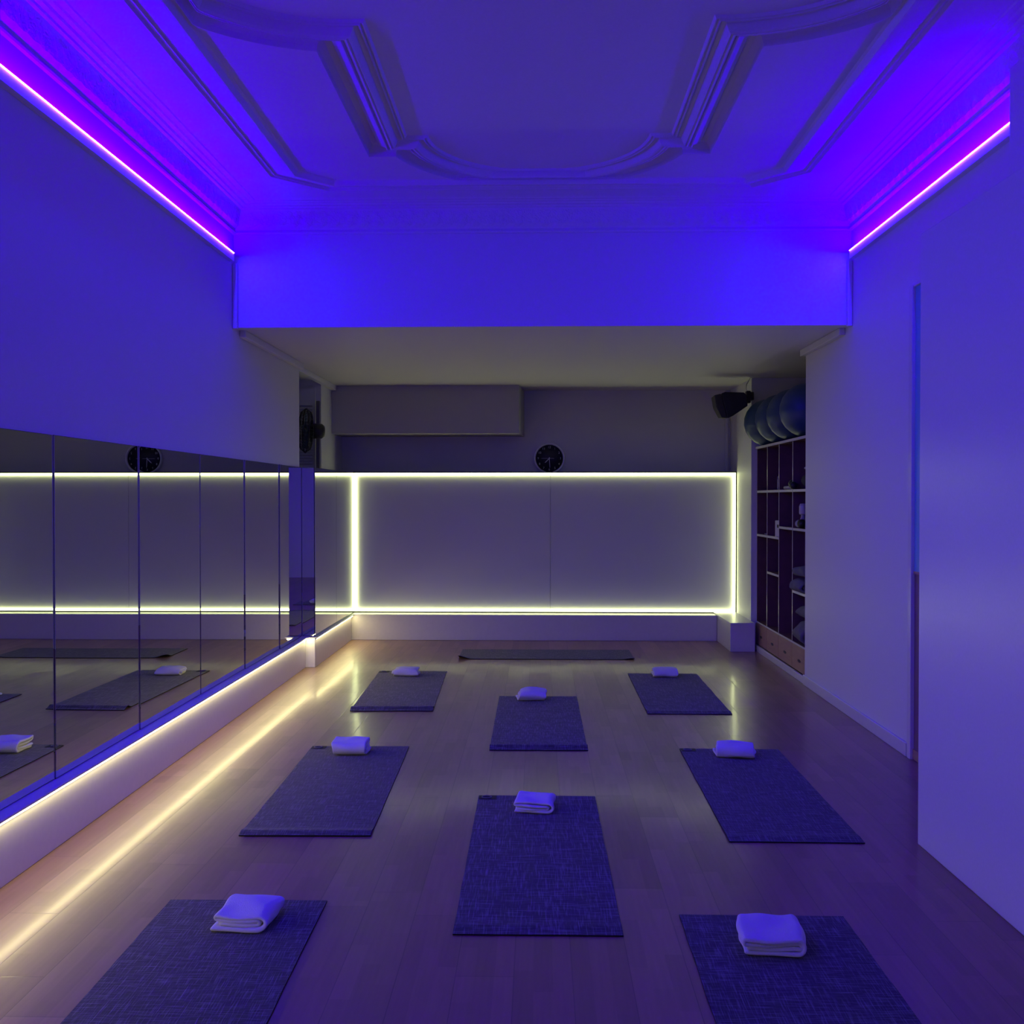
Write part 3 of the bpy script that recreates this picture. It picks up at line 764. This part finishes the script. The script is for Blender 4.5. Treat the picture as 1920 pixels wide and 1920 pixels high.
MATS = [
 ('woven charcoal yoga mat nearest the viewer at left, partly under the picture edge', -1.105, 3.045, 0.012, dict()),
 ('woven charcoal yoga mat nearest the viewer at right, cut off by the picture edge', 0.825, 2.950, 0.0, dict()),
 ('woven charcoal yoga mat lying in the centre of the front rows', -0.0055, 4.465, 0.004, dict(ln=1.70, curl=0.004, emblem=True)),
 ('woven charcoal yoga mat in the middle row on the left, beside the floor light streak', -1.0905, 5.505, 0.022, dict(ln=1.70, curl=0.010, curlpos=0.05, emblem=True)),
 ('woven charcoal yoga mat in the middle row on the right, below the shelves', 1.168, 5.486, -0.006, dict(ln=1.72, curl=0.004, emblem=True)),
 ('woven charcoal yoga mat in the centre with a raised fold at its near end', -0.002, 7.145, 0.003, dict(ln=1.72, curl=0.018)),
 ('woven charcoal yoga mat in the last row at left with a raised near fold', -1.098, 8.285, 0.030, dict(ln=1.72, curl=0.020, emblem=True)),
 ('woven charcoal yoga mat in the last row at right near the corner plinth', 1.088, 8.225, -0.003, dict(ln=1.70, curl=0.008)),
]
for lab, x, y, yaw, kw in MATS: yoga_mat(lab, x, y, yaw, **kw)
yoga_mat('woven charcoal yoga mat laid crosswise in front of the back plinth', 0.072, 10.175, -PI/2, ln=1.70, wd=0.62, side=0.030)

# ------------------------------------------------------------------ towels on the mats
TOW = [
 ('white folded towel on the left foreground mat', -1.055, 3.710, PI/2-0.10, 0.205, 0.195, 0.066, 1, 0.2),
 ('white folded towel with open layers on the right foreground mat', 0.812, 3.560, PI/2-0.10, 0.215, 0.220, 0.068, 2, 0.1),
 ('white folded towel on the centre front mat', -0.014, 5.105, PI/2-0.12, 0.185, 0.19, 0.058, 3, 0.1),
 ('white folded towel on the left mat of the middle row', -1.140, 6.185, 0.03, 0.205, 0.19, 0.078, 4, 0.0),
 ('white folded towel tilted on the right mat of the middle row', 1.180, 6.185, -0.16, 0.225, 0.20, 0.070, 5, 0.12),
 ('white folded towel on the centre mat with the raised fold', -0.055, 7.875, 0.10, 0.205, 0.19, 0.078, 6, 0.2),
 ('white crumpled towel on the left mat of the last row', -1.155, 8.925, -0.05, 0.215, 0.18, 0.072, 7, 0.3),
 ('white folded towel on the right mat of the last row', 1.095, 8.935, 0.02, 0.205, 0.18, 0.074, 8, 0.1),
]
for lab, x, y, rz, wd, dp, ht, sd, sag in TOW:
    put(tag(folded_cloth('folded_towel', M['towel'], wd, dp, ht, sd, wob=0.013, sag=sag), lab, 'towel', 'white towels on the yoga mats'), (x, y, 0.0072), rz)

# ------------------------------------------------------------------ camera, world, view
F = 1923.0
yaw = math.atan(50/F); pit = math.atan(25/F)
cam = bpy.data.cameras.new('camera'); cam.sensor_width = 36; cam.sensor_fit = 'HORIZONTAL'; cam.lens = F/1920*36; cam.clip_start = 0.05
co = bpy.data.objects.new('camera', cam); COL.objects.link(co)
co.location = (0, 0, 1.55); co.rotation_euler = (PI/2 - pit, 0, yaw)
SC.camera = co
wd = bpy.data.worlds.new('world'); SC.world = wd; wd.use_nodes = True
wd.node_tree.nodes['Background'].inputs[0].default_value = (0.01, 0.01, 0.015, 1)
wd.node_tree.nodes['Background'].inputs[1].default_value = 0.02
vs = SC.view_settings
vs.view_transform = 'Standard'; vs.look = 'None'; vs.exposure = 0.0; vs.gamma = 1.0; vs.use_curve_mapping = False
SC.cycles.max_bounces = 8; SC.cycles.diffuse_bounces = 3; SC.cycles.glossy_bounces = 5
SC.cycles.adaptive_threshold = 0.02
SC.cycles.sample_clamp_indirect = 6.0
SC.cycles.caustics_reflective = True
